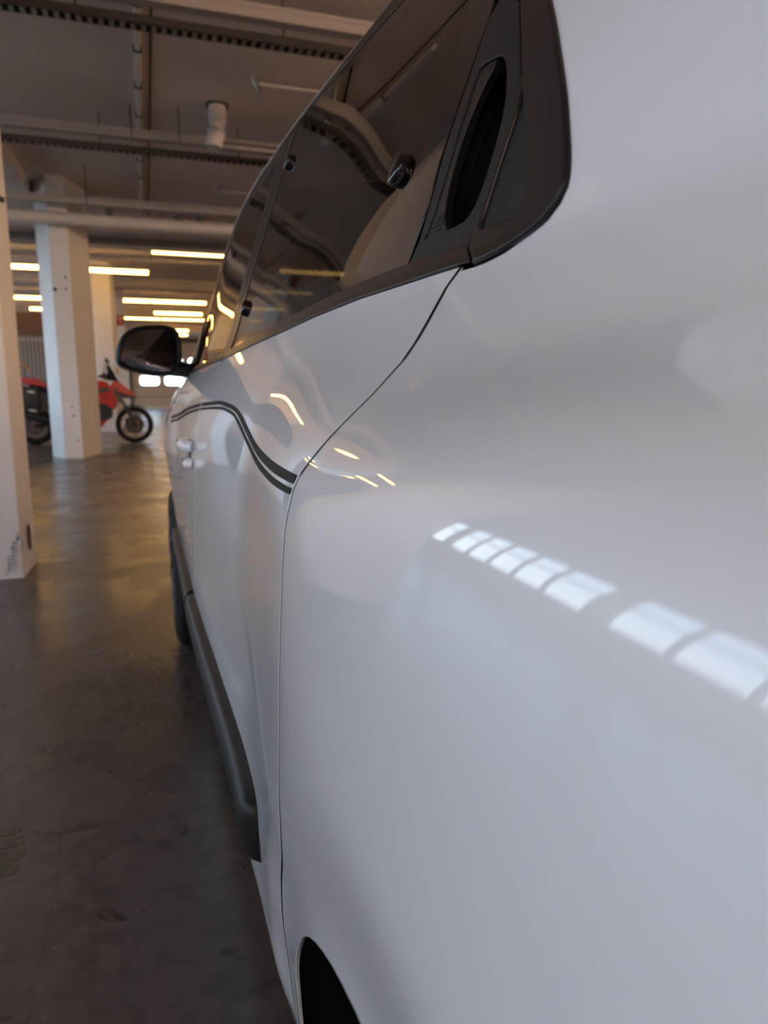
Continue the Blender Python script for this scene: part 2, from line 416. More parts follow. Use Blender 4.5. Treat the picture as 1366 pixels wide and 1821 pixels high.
# stub pipe with elbow and branch
sp_ = thing('drain_pipe', 'white drain pipe with an elbow dropping out of the ceiling', 'pipe', (.79, 7.48, 3.6))
bm = B(); tube(bm, [(0, 0, 0), (0, 0, -.18), (-.01, 0, -.24), (-.03, 0, -.30), (-.04, 0, -.38)], [.082, .082, .086, .08, .078], 20); obj('elbow', bm, M['pipe'], sp_, smooth=True)
bm = B(); tube(bm, [(0, 0, -.012), (0, 0, .0)], .11, 20); obj('collar', bm, M['darkmetal'], sp_, smooth=True)
bm = B(); tube(bm, [(.03, .02, -.36), (1.9, .02, -.36)], .04, 14); obj('branch', bm, M['galv'], sp_, smooth=True)
for (x, y, label) in ((1.05, 6.7, 'sprinkler head on a thin branch pipe, nearest the camera'), (1.07, 10.26, 'sprinkler head farther back, above the thick white pipe')):
    s = thing('sprinkler', label, 'sprinkler', (x, y, 3.6), group='ceiling sprinklers')
    bm = B(); tube(bm, [(-.03, 0, .0), (-.02, 0, -.06), (.02, 0, -.11), (.02, 0, -.2)], [.024, .026, .022, .008], 10); obj('head', bm, M['galv'], s, smooth=True)
    bm = B(); tube(bm, [(.02, 0, -.07), (1.4, 0, -.07)], .014, 8); obj('pipe', bm, M['pipe'], s, smooth=True)
for (x, y, l, lb) in ((-.56, 9.79, .5, 'thin threaded rod hanging above the full-height pillar'), (0, 7.72, .32, 'thin threaded rod left of the clipped conduit'), (.44, 7.64, .32, 'thin threaded rod right of the clipped conduit'), (.35, 11.5, .5, 'thin threaded rod beside the dark duct'), (.2, 13.4, .5, 'thin threaded rod behind the dark duct')):
    bm = B(); tube(bm, [(0, 0, 0), (0, 0, -l)], .006, 6); tag(obj('threaded_rod', bm, M['darkmetal'], loc=(x, y, 3.6)), lb, 'rod', 'threaded rods on the ceiling')
for (x, y, wh) in ((-.38, 11.9, 'left'), (.62, 12.1, 'middle'), (.95, 12.1, 'right')):
    bm = B(); tube(bm, [(0, 0, 0), (0, 0, -.22)], [.05, .05], 14); tag(obj('duct_stub', bm, M['galv'], smooth=True, loc=(x, y, 3.6)), wh + ' one of three short grey pipe stubs in the ceiling above the thick white pipe', 'pipe', 'pipe stubs above the thick pipe')

# fluorescent lamps
LAMPS = [(16.05, -1.31, 'lamp glowing right of the full-height white pillar'), (13.57, .21, 'closest lamp in the photo, its right end cut by the car roof'),
         (21.1, -1.27, 'lamp of the third row with its left end behind the cream pillar'), (21.1, .24, 'lamp of the third row with its right end at the car'),
         (24.2, .36, 'lamp on its own just above the farthest row'), (26.1, -.90, 'left lamp of the farthest row above the garage door'), (26.1, .62, 'right lamp of the farthest row above the garage door'),
         (16.05, -3.1, 'lamp between the two white pillars, upper one of three'), (21.3, -3.6, 'lamp between the two white pillars, middle one of three'), (24.1, -3.17, 'lamp between the two white pillars, lowest and shortest of three')]
ADDED_LAMPS = [(y, x) for y in (-9, -6, -3, 0, 3, 6, 9, 12, 15, 18, 22, 26, 30) for x in (2.7, 5.0, 7.0) if not (x == 2.7 and y in (3, 6, 9, 12)) and (x, y) != (5.0, 12) and (x, y) != (7.0, 12) and y != 9] + [(y, -3.6) for y in (-9, -6, -3)] + [(33.5, .5), (31, .4)]  # lamps added out of view to light the ceiling and garage
def lamp(x, y, label, group, L=1.5, z=3.3, tm='tube'):
    t = thing('fluorescent_lamp', label, 'lamp', (x, y, z), group=group)
    bm = B(); box(bm, 0, -.06, .03, L, .06, .09, .01); obj('housing', bm, M['lamp'], t)
    bm = B(); tube(bm, [(.02, 0, .0), (L - .02, 0, 0)], .045, 12); obj('tube', bm, M[tm], t, smooth=True)
    for q in (.3, L - .3):
        bm = B(); tube(bm, [(q, 0, .08), (q, 0, ZC - z)], .006, 6); obj('hanger', bm, M['darkmetal'], t)
for (y, x, lb) in LAMPS: lamp(x, y, lb, 'glowing fluorescent lamps in view')
ORD = ['first', 'second', 'third', 'fourth', 'fifth', 'sixth', 'seventh', 'eighth', 'ninth', 'tenth', 'eleventh', 'twelfth', 'thirteenth']
for (y, x) in ADDED_LAMPS:
    near = y < 13
    if (y, x) in [(31, .4), (33.5, .5), (30, -3.5), (18.5, -4.6), (27, -4.6)]: lb = {31: 'added lamp just in front of the garage door', 33.5: 'added lamp hanging closest to the garage door', }[y]
    elif x < 0: lb = 'added warm lamp behind the camera on the window side, %s from the back wall' % ORD[int((y + 9) // 3)]
    else: lb = 'added warm lamp right of the car, %s row from back wall, %s column' % (ORD[[-9, -6, -3, 0, 3, 6, 9, 12, 15, 18, 22, 26, 30].index(y)], ORD[[2.7, 5.0, 7.0].index(x)])
    lamp(x, y, lb, 'added lamps beyond the view', 1.4, 3.15 if near else 3.3, 'tube_added' if near else 'tube')

# red sign on the far pillar
s = thing('wall_sign', 'small red sign with cream symbols on the farthest cream pillar', 'sign', (-.57, 19.985, 2.67))
obj('board', box(B(), -.13, -.01, -.13, .13, .01, .13), M['signred'], s)
bm = B(); box(bm, -.09, -.014, -.06, -.05, -.01, .08); box(bm, -.05, -.014, .04, -.02, -.01, .08); box(bm, .03, -.014, -.07, .06, -.01, -.01); box(bm, .02, -.014, .02, .08, -.01, .09)
obj('symbol', bm, M['signcream'], s)
# olive tyre print on the floor by the left edge
bm = B()
for k in range(4):
    x0, x1, y0 = -.62, [-.285, -.28, -.285, -.30][k], 1.385 + k * .046
    prism(bm, [(x0, y0), (x1 - .012, y0 + .004), (x1, y0 + .018), (x1 - .002, y0 + .038), (x0, y0 + .036)], .0004, .0012)
tag(obj('tyre_print', bm, mat('olive_print', (.085, .066, .034), .5, noise=.4, scale=40)), 'olive-brown striped tyre print on the floor at the left edge', 'floor mark')
# slatted metal screen at the back left
bm = B()
for k in range(11): box(bm, -2.85 + k * .085, 18.97, .05, -2.85 + k * .085 + .04, 19.0, 2.17, .008)
box(bm, -2.9, 19.0, 2.05, -1.9, 19.03, 2.12); box(bm, -2.9, 19.0, .15, -1.9, 19.03, .22)
for x in (-2.9, -1.94): box(bm, x, 19.0, 0, x + .04, 19.04, 2.1)
tag(obj('slatted_screen', bm, M['slat']), 'tall grey screen of vertical metal slats behind the motorcycle tail', 'screen')

# ------------------------------------------------------------------ motorcycle, seen from its right side, front wheel to the right
mc = thing('motorcycle', 'red and black adventure motorcycle parked sideways behind the full-height white pillar', 'motorcycle', (-1.80, 13.22, 0))
WB = 1.58
def bike_wheel(name, x, r, w, m):
    bm = B(); prof = []
    for k in range(13):
        a = -PI / 2 + PI * k / 12 - 0
        prof.append((r - w * .5 + w * .5 * math.cos(a), w * .5 * math.sin(a)))
    prof += [(r - w * .62, w * .42), (r - w * .62, -w * .42)]
    lathe(bm, prof, 'y', (0, 0, 0), 40, close=True)
    t = obj(name, bm, M['rubber'], mc, smooth=True, loc=(x, 0, r))
    bm = B(); q = r - w * .58
    lathe(bm, [(q, -w * .36), (q, w * .36), (q - .025, w * .2), (q - .025, -w * .2)], 'y', seg=40, close=True)
    for k in range(5):
        for s in (-1, 1):
            a = k * 2 * PI / 5 + s * .17; b = k * 2 * PI / 5 + s * .3
            tube(bm, [(.03 * math.cos(b), 0, .03 * math.sin(b)), ((q - .015) * math.cos(a), 0, (q - .015) * math.sin(a))], [.013, .009], 8)
    tube(bm, [(0, -.06, 0), (0, .06, 0)], .05, 16)
    obj('rim', bm, m, t, smooth=True)
    for s in (-1,) if name == 'rear_wheel' else (-1, 1):
        bm = B(); lathe(bm, [(.155, s * .075), (.155, s * .079), (.085, s * .079), (.085, s * .075)], 'y', seg=32, close=True); obj('brake_disc', bm, M['darkmetal'], t, smooth=True)
    return t
bike_wheel('front_wheel', WB, .315, .115, M['gold'])
bike_wheel('rear_wheel', 0, .315, .16, M['gold'])
hx, hz = WB - .335, .98          # steering head
for s in (-1, 1):
    bm = B(); tube(bm, [(WB + .02, s * .105, .31), (WB - .13, s * .105, .62)], .030, 12); tube(bm, [(WB + .03, s * .105, .27), (WB + .0, s * .105, .37)], .036, 10)
    obj('fork_leg', bm, M['blk'], mc, smooth=True)
    bm = B(); box(bm, WB - .15, s * .10 - .03, .30, WB - .07, s * .10 + .03, .42, .012); obj('brake_caliper', bm, M['blk'], mc, smooth=True)
    bm = B(); tube(bm, [(WB - .13, s * .105, .62), (hx + .02, s * .105, 1.0)], .024, 12); obj('fork_tube', bm, M['darkmetal'], mc, smooth=True)
bm = B()
for s in (-.07, .07): pass
prof = [(WB - .36 * math.cos(R(a)) * .98, .315 + .345 * math.sin(R(a))) for a in range(35, 130, 8)]
prism(bm, prof + [(p[0], p[1] - .02) for p in prof[::-1]], -.06, .06, 'y'); obj('front_fender', bm, M['blk'], mc)
# front cowl with beak
bm = B()
prism(bm, [(hx - .12, .86), (hx + .05, 1.08), (hx + .14, 1.05), (hx + .36, .84), (hx + .40, .79), (hx + .16, .86), (hx + .08, .80), (hx + .06, .60), (hx + .0, .62), (hx - .16, .74)], -.14, .14, 'y')
for v in bm.verts:
    k = max(.12, 1 - max(0, (v.co.x - hx - .05)) / .42); v.co.y *= k
bmesh.ops.bevel(bm, geom=list(bm.edges), offset=.014, segments=2, affect='EDGES')
obj('front_cowl', bm, M['red'], mc, smooth=True)
bm = B(); prism(bm, [(hx + .04, .86), (hx + .12, .885), (hx + .41, .77), (hx + .16, .77), (hx + .10, .68)], -.15, .15, 'y')
for v in bm.verts: v.co.y *= max(.2, 1 - max(0, (v.co.x - hx - .1)) / .36)
obj('beak', bm, M['blk'], mc)
bm = B(); prism(bm, [(hx - .06, 1.07), (hx - .045, 1.33), (hx - .02, 1.33), (hx + .14, 1.05)], -.12, .12, 'y'); obj('windscreen', bm, M['gloss'], mc)
bm = B(); ball(bm, (hx + .17, -.0, .965), .05, .10, .06); obj('headlight', bm, M['chrome'], mc, smooth=True)
# tank and side fairings
bm = B()
prism(bm, [(hx - .06, 1.05), (hx - .32, 1.09), (hx - .52, .98), (hx - .60, .88), (hx - .36, .80), (hx - .2, .70), (hx + .02, .56), (hx + .05, .68), (hx + .0, .9)], -.17, .17, 'y')
for v in bm.verts:
    if v.co.z > 1.0: v.co.y *= .6
    if v.co.z < .62: v.co.y *= .8
bmesh.ops.bevel(bm, geom=list(bm.edges), offset=.02, segments=3, affect='EDGES')
obj('fuel_tank', bm, M['red'], mc, smooth=True)
bm = B(); prism(bm, [(hx - .26, .93), (hx - .08, .96), (hx - .02, .89), (hx - .2, .86)], -.178, .178, 'y'); obj('tank_badge', bm, M['darkmetal'], mc)
bm = B(); prism(bm, [(hx - .62, .86), (hx - .36, .80), (hx - .12, .68), (hx - .0, .60), (hx - .02, .44), (hx - .26, .36), (hx - .6, .48)], -.165, .165, 'y'); obj('side_panel', bm, M['blk'], mc)
# engine, belly pan, exhaust, frame
bm = B(); box(bm, .45, -.17, .32, 1.05, .17, .66, .05); ball(bm, (.78, -.17, .45), .11, .05, .11); ball(bm, (.56, -.17, .44), .09, .05, .09)
for k in range(5): box(bm, .88, -.15, .50 + k * .035, 1.12, .15, .515 + k * .035)
obj('engine', bm, M['blk'], mc, smooth=True)
bm = B(); prism(bm, [(.62, .34), (1.12, .50), (1.20, .44), (1.05, .30), (.68, .26)], -.13, .13, 'y'); obj('belly_pan', bm, M['red'], mc)
bm = B(); box(bm, 1.10, -.16, .52, 1.15, .16, .80, .01); obj('radiator', bm, M['darkmetal'], mc)
bm = B(); tube(bm, [(1.08, .08, .5), (1.06, .07, .3), (.8, .07, .23), (.45, -.1, .26)], .025, 10); obj('exhaust_pipe', bm, M['steel'], mc, smooth=True)
bm = B(); tube(bm, [(.42, -.17, .30), (.25, -.19, .40), (-.12, -.2, .52)], [.045, .06, .055], 14, sx=.8); obj('muffler', bm, M['blk'], mc, smooth=True)
bm = B(); tube(bm, [(.5, -.12, .42), (0, -.12, .315)], .03, 8); tube(bm, [(.5, .12, .42), (0, .12, .315)], .03, 8); obj('swingarm', bm, M['blk'], mc, smooth=True)
bm = B(); prism(bm, [(.02, .50), (.3, .60), (.62, .64), (.62, .86), (.2, .90), (-.18, .98), (-.16, .86)], -.12, .12, 'y'); obj('rear_frame', bm, M['blk'], mc)
# seat, tail, rack, plate
bm = B(); prism(bm, [(hx - .58, .90), (.55, .83), (.38, .85), (.28, .95), (-.02, 1.01), (-.04, .96), (.2, .86), (.55, .76), (hx - .52, .82)], -.14, .14, 'y')
bmesh.ops.bevel(bm, geom=list(bm.edges), offset=.015, segments=2, affect='EDGES'); obj('seat', bm, M['rubber'], mc, smooth=True)
bm = B(); prism(bm, [(.30, .93), (.10, 1.10), (-.28, 1.12), (-.30, 1.07), (.1, .96), (.26, .86)], -.125, .125, 'y')
bmesh.ops.bevel(bm, geom=list(bm.edges), offset=.012, segments=2, affect='EDGES'); obj('tail_cover', bm, M['red'], mc, smooth=True)
for z in (.90, .60): 
    bm = B(); prism(bm, [(-.05, z), (.06, z - .02), (.07, z - .045), (-.03, z - .03)], -.20, -.195, 'y'); obj('badge', bm, M['steel'], mc)
bm = B(); box(bm, -.25, -.19, .56, .12, -.12, .96, .02); obj('pannier', bm, M['blk'], mc, smooth=True)
bm = B(); prism(bm, [(-.2, .86), (-.38, .62), (-.36, .60), (-.16, .8)], -.09, .09, 'y'); obj('plate_holder', bm, M['blk'], mc)
# handlebars, grips, mirrors
bm = B(); tube(bm, [(hx - .17, -.40, 1.13), (hx - .10, -.2, 1.16), (hx - .08, 0, 1.12), (hx - .10, .2, 1.16), (hx - .17, .40, 1.13)], .013, 8); obj('handlebar', bm, M['blk'], mc, smooth=True)
for s in (-1, 1):
    bm = B(); tube(bm, [(hx - .17, s * .40, 1.13), (hx - .13, s * .28, 1.15)], .02, 8); obj('grip', bm, M['rubber'], mc, smooth=True)
    bm = B(); box(bm, hx - .12, s * .40 - .05, 1.08, hx - .06, s * .40 + .05, 1.19, .02); obj('hand_guard', bm, M['blk'], mc, smooth=True)
    mr = B(); tube(mr, [(hx - .12, s * .27, 1.15), (hx - .06, s * .33, 1.36)], .007, 6); ball(mr, (hx - .05, s * .35, 1.40), .022, .07, .045); obj('mirror', mr, M['blk'], mc, smooth=True)
bm = B(); tube(bm, [(.6, .15, .3), (.52, .30, .01)], .014, 8); obj('side_stand', bm, M['blk'], mc, smooth=True)
bm = B(); tube(bm, [(.62, -.15, .34), (.62, -.25, .34)], .014, 8); obj('foot_peg', bm, M['steel'], mc, smooth=True)
# tan riding bag strap behind the tail
bm = B(); tube(bm, [(-.06, 0, .0), (-.08, 0, .08), (-.05, 0, .17), (.02, 0, .20), (.08, 0, .14), (.12, 0, .0)], .022, 10, sx=1.4)
tag(obj('tan_strap_bag', bm, M['tan'], smooth=True, loc=(-1.93, 13.22, 1.155)), 'curved tan leather roll lying on the red motorcycle tail', 'bag')

# ------------------------------------------------------------------ the white car
YS=[-.8,0,.4,.55,.75,1.0,1.4,2.0,2.3,2.6,3.2]
TAB=[
(1.62,[.90,.80,.78,.77,.76,.74,.72,.68,.64,.64,.80]),
(1.50,[.52,.46,.45,.44,.43,.415,.385,.36,.34,.34,.42]),
(1.43,[.445,.39,.372,.362,.35,.333,.300,.272,.275,.285,.36]),
(1.40,[.43,.375,.357,.347,.336,.320,.288,.262,.262,.272,.34]),
(1.25,[.37,.30,.285,.277,.268,.257,.238,.222,.224,.240,.29]),
(1.10,[.31,.243,.228,.218,.208,.20,.187,.180,.188,.188,.25]),
(1.00,[.26,.215,.200,.190,.178,.170,.157,.150,.152,.160,.22]),
(.94,[.21,.158,.150,.146,.145,.135,.122,.112,.110,.115,.18]),
(.90,[.165,.100,.105,.108,.115,.110,.102,.094,.088,.090,.15]),
(.87,[.145,.0765,.083,.092,.1025,.1005,.0945,.0865,.077,.073,.14]),
(.84,[.13,.0685,.0735,.083,.096,.094,.088,.077,.066,.060,.13]),
(.75,[.12,.0640,.0685,.080,.090,.088,.083,.070,.058,.048,.12]),
(.60,[.12,.0625,.068,.078,.088,.086,.077,.069,.061,.050,.12]),
(.47,[.13,.070,.072,.082,.088,.080,.070,.072,.071,.060,.13]),
(.35,[.14,.080,.085,.092,.092,.085,.078,.075,.072,.065,.14]),
(.25,[.16,.10,.11,.12,.115,.110,.110,.110,.100,.09,.16]),
(.10,[.20,.14,.15,.16,.15,.15,.15,.15,.14,.13,.20])]
DY,DZ,Y0,Z0=.02,.005,-1.0,.05
def build_grid():
    zs=np.array([r[0] for r in TAB])[::-1]; M=np.array([r[1] for r in TAB])[::-1]
    gy=np.arange(Y0,3.6,DY); gz=np.arange(Z0,1.75,DZ)
    A=np.array([np.interp(gy,YS,M[i]) for i in range(len(zs))])
    G=np.array([np.interp(gz,zs,A[:,j]) for j in range(len(gy))]).T
    def sm(G,s,ax):
        n=int(3*s)+1; k=np.exp(-.5*(np.arange(-n,n+1)/s)**2); k/=k.sum()
        P=np.pad(G,[(n,n) if a==ax else (0,0) for a in (0,1)],mode='reflect',reflect_type='odd')
        return np.apply_along_axis(lambda v:np.convolve(v,k,'valid'),ax,P)
    return sm(sm(G,.015/DZ,0),.06/DY,1)
G=build_grid()
WY,WZ,WR=.17,.28,.372
FY,FZ,FR=2.62,.28,.35
def _w(t): return (-.5*t**3+t*t-.5*t,1.5*t**3-2.5*t*t+1,-1.5*t**3+2*t*t+.5*t,.5*t**3-.5*t*t)
def X(y, z):
    z0_=z; k_=min(max((.42-y)/.30,0),1); k_=k_*k_*(3-2*k_); z-=.0225*k_*math.exp(-((z-.885)/.038)**2)
    fy=min(max((y-Y0)/DY,1),G.shape[1]-3.001);fz=min(max((z-Z0)/DZ,1),G.shape[0]-3.001)
    i,j=int(fy),int(fz);a=_w(fy-i);b=_w(fz-j)
    v=float(sum(b[m]*sum(a[n]*G[j-1+m,i-1+n] for n in range(4)) for m in range(4)))
    d_=-.355*(y-.66)+.935*(z0_-.647); q_=min(max(d_/.05+.5,0),1); v-=.0006*q_*q_*(3-2*q_)*math.exp(-((y-.66)/.13)**2-(d_/.11)**2)
    for cy,cz,AR,d in ((WY,WZ,WR,.010),(FY,FZ,FR,.008)):
        r=((y-cy)**2+(z0_-cz)**2)**.5
        s=min(max((AR+.10-r)/.10,0),1); v+=d*s*s*(3-2*s)
    return v
def N(y,z,e=.003):
    a=(X(y+e,z)-X(y-e,z))/(2*e);b=(X(y,z+e)-X(y,z-e))/(2*e)
    n=np.array([-1,a,b]);return n/np.linalg.norm(n)

CX = .89                                  # centre line of the car
car = thing('car', 'large white hatchback seen along its side, filling the right of the view', 'car', (CX, 1.3, 0))
car_org = Vector((CX, 1.3, 0))
def part(o):
    return o
def S(y, z, off=0.0):
    n = N(y, z); return Vector((X(y, z) + n[0] * off, y + n[1] * off, z + n[2] * off)) - car_org
def spl(pts, step=.012, closed=False):
    """Catmull-Rom resample of (y, z) points; a point given as (y, z, 1) is a sharp corner"""
    P = [Vector(p[:2]) for p in pts]; sharp = [len(p) > 2 for p in pts]; n = len(P); out = []
    for i in range(n if closed else n - 1):
        p1, p2 = P[i], P[(i + 1) % n]
        p0 = P[(i - 1) % n] if (closed or i) else p1
        p3 = P[(i + 2) % n] if (closed or i + 2 < n) else p2
        if sharp[i]: p0 = p1 * 2 - p2
        if sharp[(i + 1) % n]: p3 = p2 * 2 - p1
        m = max(1, int((p2 - p1).length / step))
        for k in range(m):
            t = k / m
            out.append(.5 * ((2 * p1) + (p2 - p0) * t + (2 * p0 - 5 * p1 + 4 * p2 - p3) * t * t + (3 * p1 - p0 - 3 * p2 + p3) * t ** 3))
    if not closed: out.append(P[-1])
    return [tuple(p) for p in out]
def dens(pts, step=.012, closed=True):
    out = []; n = len(pts)
    for i in range(n if closed else n - 1):
        a, b = Vector(pts[i][:2]), Vector(pts[(i + 1) % n][:2]); m = max(1, int((b - a).length / step))
        out += [tuple(a.lerp(b, k / m)) for k in range(m)]
    if not closed: out.append(tuple(pts[-1][:2]))
    return out
def area(l): return sum(l[i][0] * l[(i + 1) % len(l)][1] - l[(i + 1) % len(l)][0] * l[i][1] for i in range(len(l))) / 2
def clean(l, d=.0015):
    out = []
    for p in l:
        if not out or (Vector(p) - Vector(out[-1])).length > d: out.append(tuple(p))
    if (Vector(out[0]) - Vector(out[-1])).length < d: out.pop()
    return out
def loop_normals(l):
    n = len(l); s = 1 if area(l) > 0 else -1; r = []
    for i in range(n):
        t = (Vector(l[(i + 1) % n]) - Vector(l[i - 1])); t.normalize(); r.append(Vector((t.y, -t.x)) * s)
    return r
def panel(name, outline, m, parent, holes=(), step=.022, off=0.0, roll=.006, rr=.0007, fine=None, mirror=False):
    outline = clean(outline); holes = [clean(h) for h in holes]
    loops0 = [outline] + holes
    ys = [p[0] for p in outline]; zs = [p[1] for p in outline]
    edge = [p for l in loops0 for p in l]; E = np.array(edge)
    pts = []
    y = min(ys); rowi = 0
    def grid(y0, y1, z0, z1, st, test):
        j = 0; z = z0 + st * .5
        while z < z1:
            y = y0 + st * (.5 + .5 * (j % 2))
            while y < y1:
                if test(y, z) and inside((y, z), outline) and not any(inside((y, z), h) for h in holes) and np.min((E[:, 0] - y) ** 2 + (E[:, 1] - z) ** 2) > (st * .5) ** 2: pts.append((y, z))
                y += st
            z += st * .87; j += 1
    if fine:
        fy0, fy1, fz0, fz1, fs = fine
        inf = lambda y, z: fy0 < y < fy1 and fz0 < z < fz1
        grid(min(ys), max(ys), min(zs), max(zs), step, lambda y, z: not inf(y, z)); grid(max(fy0, min(ys)), min(fy1, max(ys)), max(fz0, min(zs)), min(fz1, max(zs)), fs, inf)
    else: grid(min(ys), max(ys), min(zs), max(zs), step, lambda y, z: True)
    v, F, _ = cdt(outline, holes, pts)
    V = []; NN = []
    def P(y, z, d):
        p = S(y, z, off - d)
        if mirror: p.x = -p.x
        return p
    def Nn(n):
        n = Vector(n)
        if mirror: n.x = -n.x
        return n
    for p in v: V.append(P(p[0], p[1], 0)); NN.append(Nn(N(p[0], p[1])))
    F2 = []
    for t in F:
        a, b, c = [Vector(V[i]) for i in t[:3]]
        F2.append(t if (b - a).cross(c - a).dot(Vector(NN[t[0]])) > 0 else t[::-1])
    F = F2
    def nearest(p):
        return min(range(len(v)), key=lambda i: (v[i][0] - p[0]) ** 2 + (v[i][1] - p[1]) ** 2)
    if roll:
        for li, l in enumerate(loops0):
            nl = loop_normals(l); sg = 1 if li == 0 else -1; idx = [nearest(p) for p in l]; n = len(l)
            rings = []
            for (o_, d_, a_) in ((rr * .7, rr * .3, 45), (rr, rr, 90), (rr, roll, 90)):
                ring = []
                for p, q in zip(l, nl):
                    yy, zz = p[0] + q.x * o_ * sg, p[1] + q.y * o_ * sg
                    ring.append(len(V)); V.append(P(yy, zz, d_))
                    nn = Vector(N(p[0], p[1])) * math.cos(R(a_)) + Vector((0, q.x * sg, q.y * sg)) * math.sin(R(a_)); NN.append(Nn(nn.normalized()))
                rings.append(ring)
            prev = idx
            for ring in rings:
                for i in range(n):
                    j = (i + 1) % n; f = (prev[i], prev[j], ring[j], ring[i])
                    if len(set(f)) < 4: continue
                    a, b, c = [Vector(V[k]) for k in f[:3]]
                    nr = (b - a).cross(Vector(V[f[2]]) - a)
                    F.append(f if nr.dot(Vector(NN[ring[i]]) + Vector(NN[prev[i]])) > 0 else f[::-1])
                prev = ring
    return raw(name, V, F, m, parent, NN)
def ribbon(name, top, bot, m, parent, off=.0008):
    V, F, NN = [], [], []
    for a, b in zip(top, bot):
        for k in range(4):
            y, z = a[0] + (b[0] - a[0]) * k / 3, a[1] + (b[1] - a[1]) * k / 3
            V.append(S(y, z, off)); NN.append(N(y, z))
    for i in range(len(top) - 1):
        for k in range(3):
            f = (4 * i + k, 4 * i + k + 1, 4 * i + k + 5, 4 * i + k + 4)
            a, b, c = V[f[0]], V[f[1]], V[f[2]]
            F.append(f if (b - a).cross(c - a).dot(Vector(NN[f[0]])) > 0 else f[::-1])
    return raw(name, V, F, m, parent, NN)

G_ = .0031     # half a panel gap, including the rolled edge
def shift(pl, d):     # move a seam polyline sideways (toward +y side is positive)
    out = []
    for i, p in enumerate(pl):
        a, b = Vector(pl[max(i - 1, 0)]), Vector(pl[min(i + 1, len(pl) - 1)]); t = (b - a).normalized()
        n = Vector((t.y, -t.x)); n = n if n.x > 0 else -n
        out.append((p[0] + n.x * d, p[1] + n.y * d))
    return out
BELT = [(.30, 1.0), (.43, .998), (.62, .9995), (.76, .997), (.92, .992), (1.11, .987), (1.38, .978), (1.8, .971), (2.1, .968), (2.75, .972)]
def belt(y): return float(np.interp(y, [p[0] for p in BELT], [p[1] for p in BELT]))
TOP = [(-.3, 1.40), (.3, 1.425), (1.0, 1.43), (1.36, 1.42), (1.6, 1.415), (1.83, 1.402), (2.1, 1.34), (2.3, 1.28), (2.5, 1.19), (2.62, 1.09), (2.75, .99)]
_tp = spl(TOP, .02)
def topz(y): return float(np.interp(y, [p[0] for p in _tp], [p[1] for p in _tp]))
# rear seam of the rear door, from the belt down to the sill
SEAM_R = spl([(.427, .9965), (.431, .984), (.419, .962), (.403, .937), (.3985, .918), (.403, .901), (.4145, .882), (.426, .869), (.4290, .859), (.4265, .845), (.4255, .82), (.427, .79), (.4295, .755), (.435, .718), (.443, .674), (.455, .63), (.478, .58), (.512, .53), (.535, .48), (.550, .42), (.562, .33), (.566, .27)], .01)
SEAM_M = spl([(1.43, .978), (1.425, .85), (1.42, .75), (1.435, .69), (1.45, .57), (1.455, .45), (1.46, .27)], .015)
SEAM_F = spl([(2.27, .966), (2.26, .85), (2.26, .73), (2.25, .60), (2.235, .48), (2.22, .27)], .015)
ARCH_R = [(WY + WR * math.cos(R(a)), WZ + WR * math.sin(R(a))) for a in range(-10, 191, 4)]
ARCH_F = [(FY + FR * math.cos(R(a)), FZ + FR * math.sin(R(a))) for a in range(-10, 191, 4)]
TRIM_OUT = spl([(.4055, .9955, 1), (.391, .9960), (.372, .9985), (.355, 1.0025), (.3435, 1.0075), (.3375, 1.0145), (.3355, 1.0225), (.3395, 1.035), (.3485, 1.052), (.364, 1.078), (.388, 1.111), (.419, 1.148), (.47, 1.205), (.53, 1.27), (.60, 1.33), (.68, 1.375), (.80, 1.405)], .006)
# --- rear quarter panel
q = list(shift(SEAM_R, -G_))                                   # seam, going down
q += [(.560, .265), (.532, .262)]
q += [p for p in ARCH_R if p[1] > .262 or p[0] < 0]
q += [(-.25, .27), (-.72, .27), (-.75, .6), (-.74, 1.0), (-.6, 1.39)]
q += [(y, topz(y) - .001) for y in np.arange(-.3, .78, .05)] + [(.79, topz(.79) - .001), (.80, 1.412)]
q += [(p[0] - .0035, p[1] - .0015) for p in TRIM_OUT[::-1] if p[1] < 1.40 and p[1] > 1.0]
q += [(p[0], p[1] - .0035) for p in TRIM_OUT[::-1] if p[1] <= 1.0]
q += [(.4235, .9925)]
seam_len = len(SEAM_R)
quarter = panel('quarter_panel', dens(q, .012), M['paint'], car, step=.026, roll=.0028, fine=(-.1, .58, .70, 1.03, .011))
# --- rear door
rd = list(shift(SEAM_R, G_))[1:]
rd += [p for p in dens([(.575, .266), (1.45, .266)], .03, False)]
rd += list(shift(SEAM_M, -G_))[::-1][1:-1]
rd += [(y, belt(y) - .002) for y in np.arange(1.42, .44, -.02)] + [(.4315, .9958)]
rear_door = panel('rear_door', rd, M['paint'], car, step=.018)
# --- front door
fd = list(shift(SEAM_M, G_))[1:-1] + dens([(1.468, .268), (2.21, .268)], .03, False) + list(shift(SEAM_F, -G_))[::-1][1:-1] + [(y, belt(y) - .002) for y in np.arange(2.26, 1.44, -.03)]
front_door = panel('front_door', fd, M['paint'], car, step=.022)
# --- front fender
ff = list(shift(SEAM_F, G_))[1:-1] + [(2.235, .262)]
ff += [p for p in ARCH_F[::-1] if p[1] > .25]
ff += [(3.05, .25), (3.2, .27), (3.3, .5), (3.28, .72), (3.15, .84), (2.95, .905), (2.78, .945), (2.62, .962), (2.45, .964), (2.28, .962)]
fender = panel('front_fender', dens(ff, .02), M['paint'], car, step=.03)
# dark strips that stand in for the shade in the panel gaps
def gap_shade(line, parent, w=.0029):
    ribbon('gap_shade_strip', shift(line, -w), shift(line, w), M['hole'], parent, off=-.0003)
gap_shade(SEAM_R, rear_door); gap_shade(SEAM_M, front_door); gap_shade(SEAM_F, front_door)
